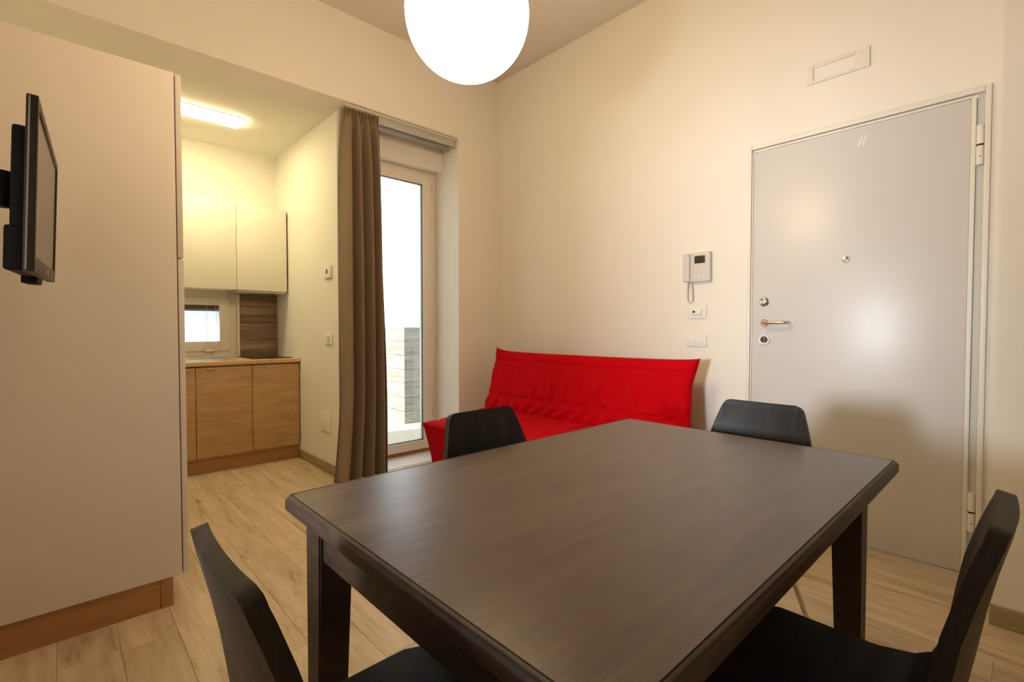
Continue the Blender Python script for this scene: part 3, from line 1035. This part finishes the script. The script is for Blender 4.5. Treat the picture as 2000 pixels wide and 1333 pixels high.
chair0 = make_chair()
spots = [((.341, .640, 0), -math.pi / 2, 'black chair at the left end of the table, nearest the tall beige cabinet'),
         ((.990, 1.000, 0), math.pi, 'black chair on the far side of the table in front of the red sofa seat'),
         ((1.605, .645, 0), math.pi / 2, 'black chair at the right end of the table by the entrance door'),
         ((.995, .231, 0), 0.0, 'black chair at the near right side of the table, cut by the picture edge')]
for i, (loc, rz, lab) in enumerate(spots):
    c = chair0 if i == 0 else copy_tree(chair0)
    c.location = loc
    c.rotation_euler = (0, 0, rz)
    c['label'] = lab


# ------------------------------------------------------------------ red sofa bed
so = thing('sofa_bed', 'bright red fabric sofa bed against the door wall', 'sofa', (2.45, 2.20, 0))
SY0, SY1 = 1.325 - 2.2, 3.105 - 2.2


def nz(x, y, z, s):
    return noise.noise(Vector((x * s, y * s, z * s)))


def cushion(nu, nv, fpos, fthick, wr):
    """closed pillow: fpos(u,v)->(point, normal), thickness each side, wrinkle(u,v)"""
    bm = bmesh.new()
    F, B = [], []
    for j in range(nv + 1):
        v = -1 + 2 * j / nv
        a, b = [], []
        for i in range(nu + 1):
            u = -1 + 2 * i / nu
            p, n_ = fpos(u, v)
            edge = i in (0, nu) or j in (0, nv)
            t1, t2 = fthick(u, v)
            q1 = p + n_ * (t1 + (0 if edge else wr(u, v)))
            if edge:
                vv = bm.verts.new(p)
                a.append(vv)
                b.append(vv)
            else:
                a.append(bm.verts.new(q1))
                b.append(bm.verts.new(p - n_ * t2))
        F.append(a)
        B.append(b)
    for j in range(nv):
        for i in range(nu):
            bm.faces.new((F[j][i], F[j][i + 1], F[j + 1][i + 1], F[j + 1][i]))
            fb = (B[j][i + 1], B[j][i], B[j + 1][i], B[j + 1][i + 1])
            try:
                bm.faces.new(fb)
            except ValueError:
                pass
    return bm


# back cushion: u along y, v up
bot, topp = Vector((2.60 - 2.45, 0, .40)), Vector((2.735 - 2.45, 0, .905))
bn = Vector((-(topp.z - bot.z), 0, topp.x - bot.x)).normalized()
SEAMS = (.66, -.42)


def bpos(u, v):
    t = (v + 1) / 2
    L = (SY1 - SY0) / 2
    # outline: pointed corners, slightly concave edges
    cu_ = 1 - .012 * (1 - u ** 8)
    yy = (SY0 + SY1) / 2 + u * L * (1 - .012 * math.cos(v * math.pi / 2) + .012 * max(0, v) ** 6 + .022 * max(0, -v) ** 1.5 - (.016 if u < 0 else .004) * math.exp(-((v - .42) / .32) ** 2))
    p = bot + (topp - bot) * t
    z = p.z
    if v > .6:
        z += (.020 * abs(u) ** 14 * (1.4 if u > 0 else .5) - .008 * (1 - abs(u) ** 3)) * ((v - .6) / .4)
    return Vector((p.x, yy, z)), bn


def bth(u, v):
    e = (max(0.0, 1 - abs(u) ** 10) * max(0.0, 1 - abs(v) ** 6)) ** .42
    return .055 * e, .07 * e


def bwr(u, v):
    f = 0
    for sv in SEAMS:
        f -= .010 * math.exp(-((v - sv) / .045) ** 2)
    m = math.exp(-((v + .02) / .45) ** 2) if v < .62 else 0
    w = math.sin(30 * u - 7.0 * v + 5.0 * nz(u, v, 0, 1.8))
    f += .020 * m * max(0, w) ** 3 * (.35 + .8 * max(0, nz(u * 2, v, 2, 1.3) + .4)) * (1.15 - .5 * abs(u))
    lo = math.exp(-((v + .7) / .22) ** 2)
    f += .0062 * lo * math.sin(46 * u + 9 * v + 3 * nz(u, v, 5, 3))
    # gathered corner at the right-hand end
    r = math.hypot((u + .93) * 1.4, v + .25)
    f += .010 * math.exp(-(r / .28) ** 2) * math.sin(14 * math.atan2(v + .25, u + .99))
    f += .005 * nz(u * 2, v, 9, 2.0)
    return f


bc = finish(cushion(200, 60, bpos, bth, bwr), 'back_cushion', 'red', so, True, 180)


def along(posf, thf, wrf, v, n=60, off=.002, u0=-.985, u1=.985):
    pts = []
    for i in range(n + 1):
        u = u0 + (u1 - u0) * i / n
        p, nn = posf(u, v)
        pts.append(p + nn * (thf(u, v)[0] + wrf(u, v) + off))
    return pts


for sv in SEAMS:
    tube('seam', 'redpipe', along(bpos, bth, bwr, sv), .0032, bc, 6)

# seat cushion: top surface u along y, v from front to back
sf, sbk = Vector((2.005 - 2.45, 0, .372)), Vector((2.615 - 2.45, 0, .425))


def spos(u, v):
    t = (v + 1) / 2
    p = sf + (sbk - sf) * t
    L = (SY1 - SY0) / 2
    yy = (SY0 + SY1) / 2 + u * L * (1 + .012 * max(0, -v) ** 6 - .006)
    x = p.x - (.020 * abs(u) ** 12) * max(0, -v) ** 4
    return Vector((x, yy, p.z + .010 * abs(u) ** 14 * max(0, -v) ** 6)), Vector((0, 0, 1))


def sth(u, v):
    e = (max(0.0, 1 - abs(u) ** 10) * max(0.0, 1 - abs(v) ** 8)) ** .5
    return .030 * e, .05 * e


def swr(u, v):
    f = .004 * nz(u * 2.5, v, 3, 2) + .003 * math.sin(26 * u + 11 * v + 4 * nz(u, v, 7, 2)) * (.3 + .7 * max(0, v))
    f += .004 * math.exp(-((u - .95) / .12) ** 2) * math.sin(20 * v + 6 * u)
    return f


sc_ = finish(cushion(120, 40, spos, sth, swr), 'seat_cushion', 'red', so, True, 180)
# draped cover below the seat cushion (front and sides)
bm = bmesh.new()
ring_pts = []
nF, nS = 80, 30
for i in range(nS + 1):   # far side (y max) back -> front
    ring_pts.append((1, 1 - 2 * i / nS))
for i in range(1, nF + 1):
    ring_pts.append((1 - 2 * i / nF, -1))
for i in range(1, nS + 1):
    ring_pts.append((-1, -1 + 2 * i / nS))
rows = []
for j in range(13):
    t = j / 12
    row = []
    for k, (u, v) in enumerate(ring_pts):
        p, _ = spos(u, v)
        c = Vector((2.32 - 2.45, 0, p.z))
        sh = .055 * t ** .8
        dx = sh if v < 0 else 0
        y = p.y - (1 if u > 0 else -1) * sh * .9 * abs(u) ** 6
        w = .008 * math.sin(t * 3.0) * math.sin(k * .55 + 2.2 * math.sin(k * .13)) + .008 * math.sin(6.5 * t + u * 3) * t
        x = p.x + dx * (1 if v < .5 else .3) + (w if abs(v) > .99 else 0)
        if abs(u) > .99:
            y += w
        row.append(bm.verts.new((x, y, p.z - .002 + (.075 - p.z) * t)))
    rows.append(row)
for a, b in zip(rows, rows[1:]):
    for k in range(len(a) - 1):
        bm.faces.new((a[k], a[k + 1], b[k + 1], b[k]))
sk_ = finish(bm, 'cover_skirt', 'red', so, True, 180)
m2 = sk_.modifiers.new('thick', 'SOLIDIFY')
m2.thickness = .006
pts = [spos(u, v)[0] + Vector((0, 0, .001)) for u, v in ring_pts]
tube('piping', 'redpipe', pts, .0042, sc_, 6)
boxes('frame', 'black', [(2.06 - 2.45, 2.68 - 2.45, SY0 + .12, SY0 + .16, .16, .20), (2.06 - 2.45, 2.68 - 2.45, SY1 - .16, SY1 - .12, .16, .20), (2.30 - 2.45, 2.34 - 2.45, SY0 + .12, SY1 - .12, .16, .20)], so)
for sx in (2.16, 2.62):
    for sy in (SY0 + .14, SY1 - .14):
        tube('leg', 'black', [(sx - 2.45, sy, 0), (sx - 2.45, sy, .17)], .016, so, 12)
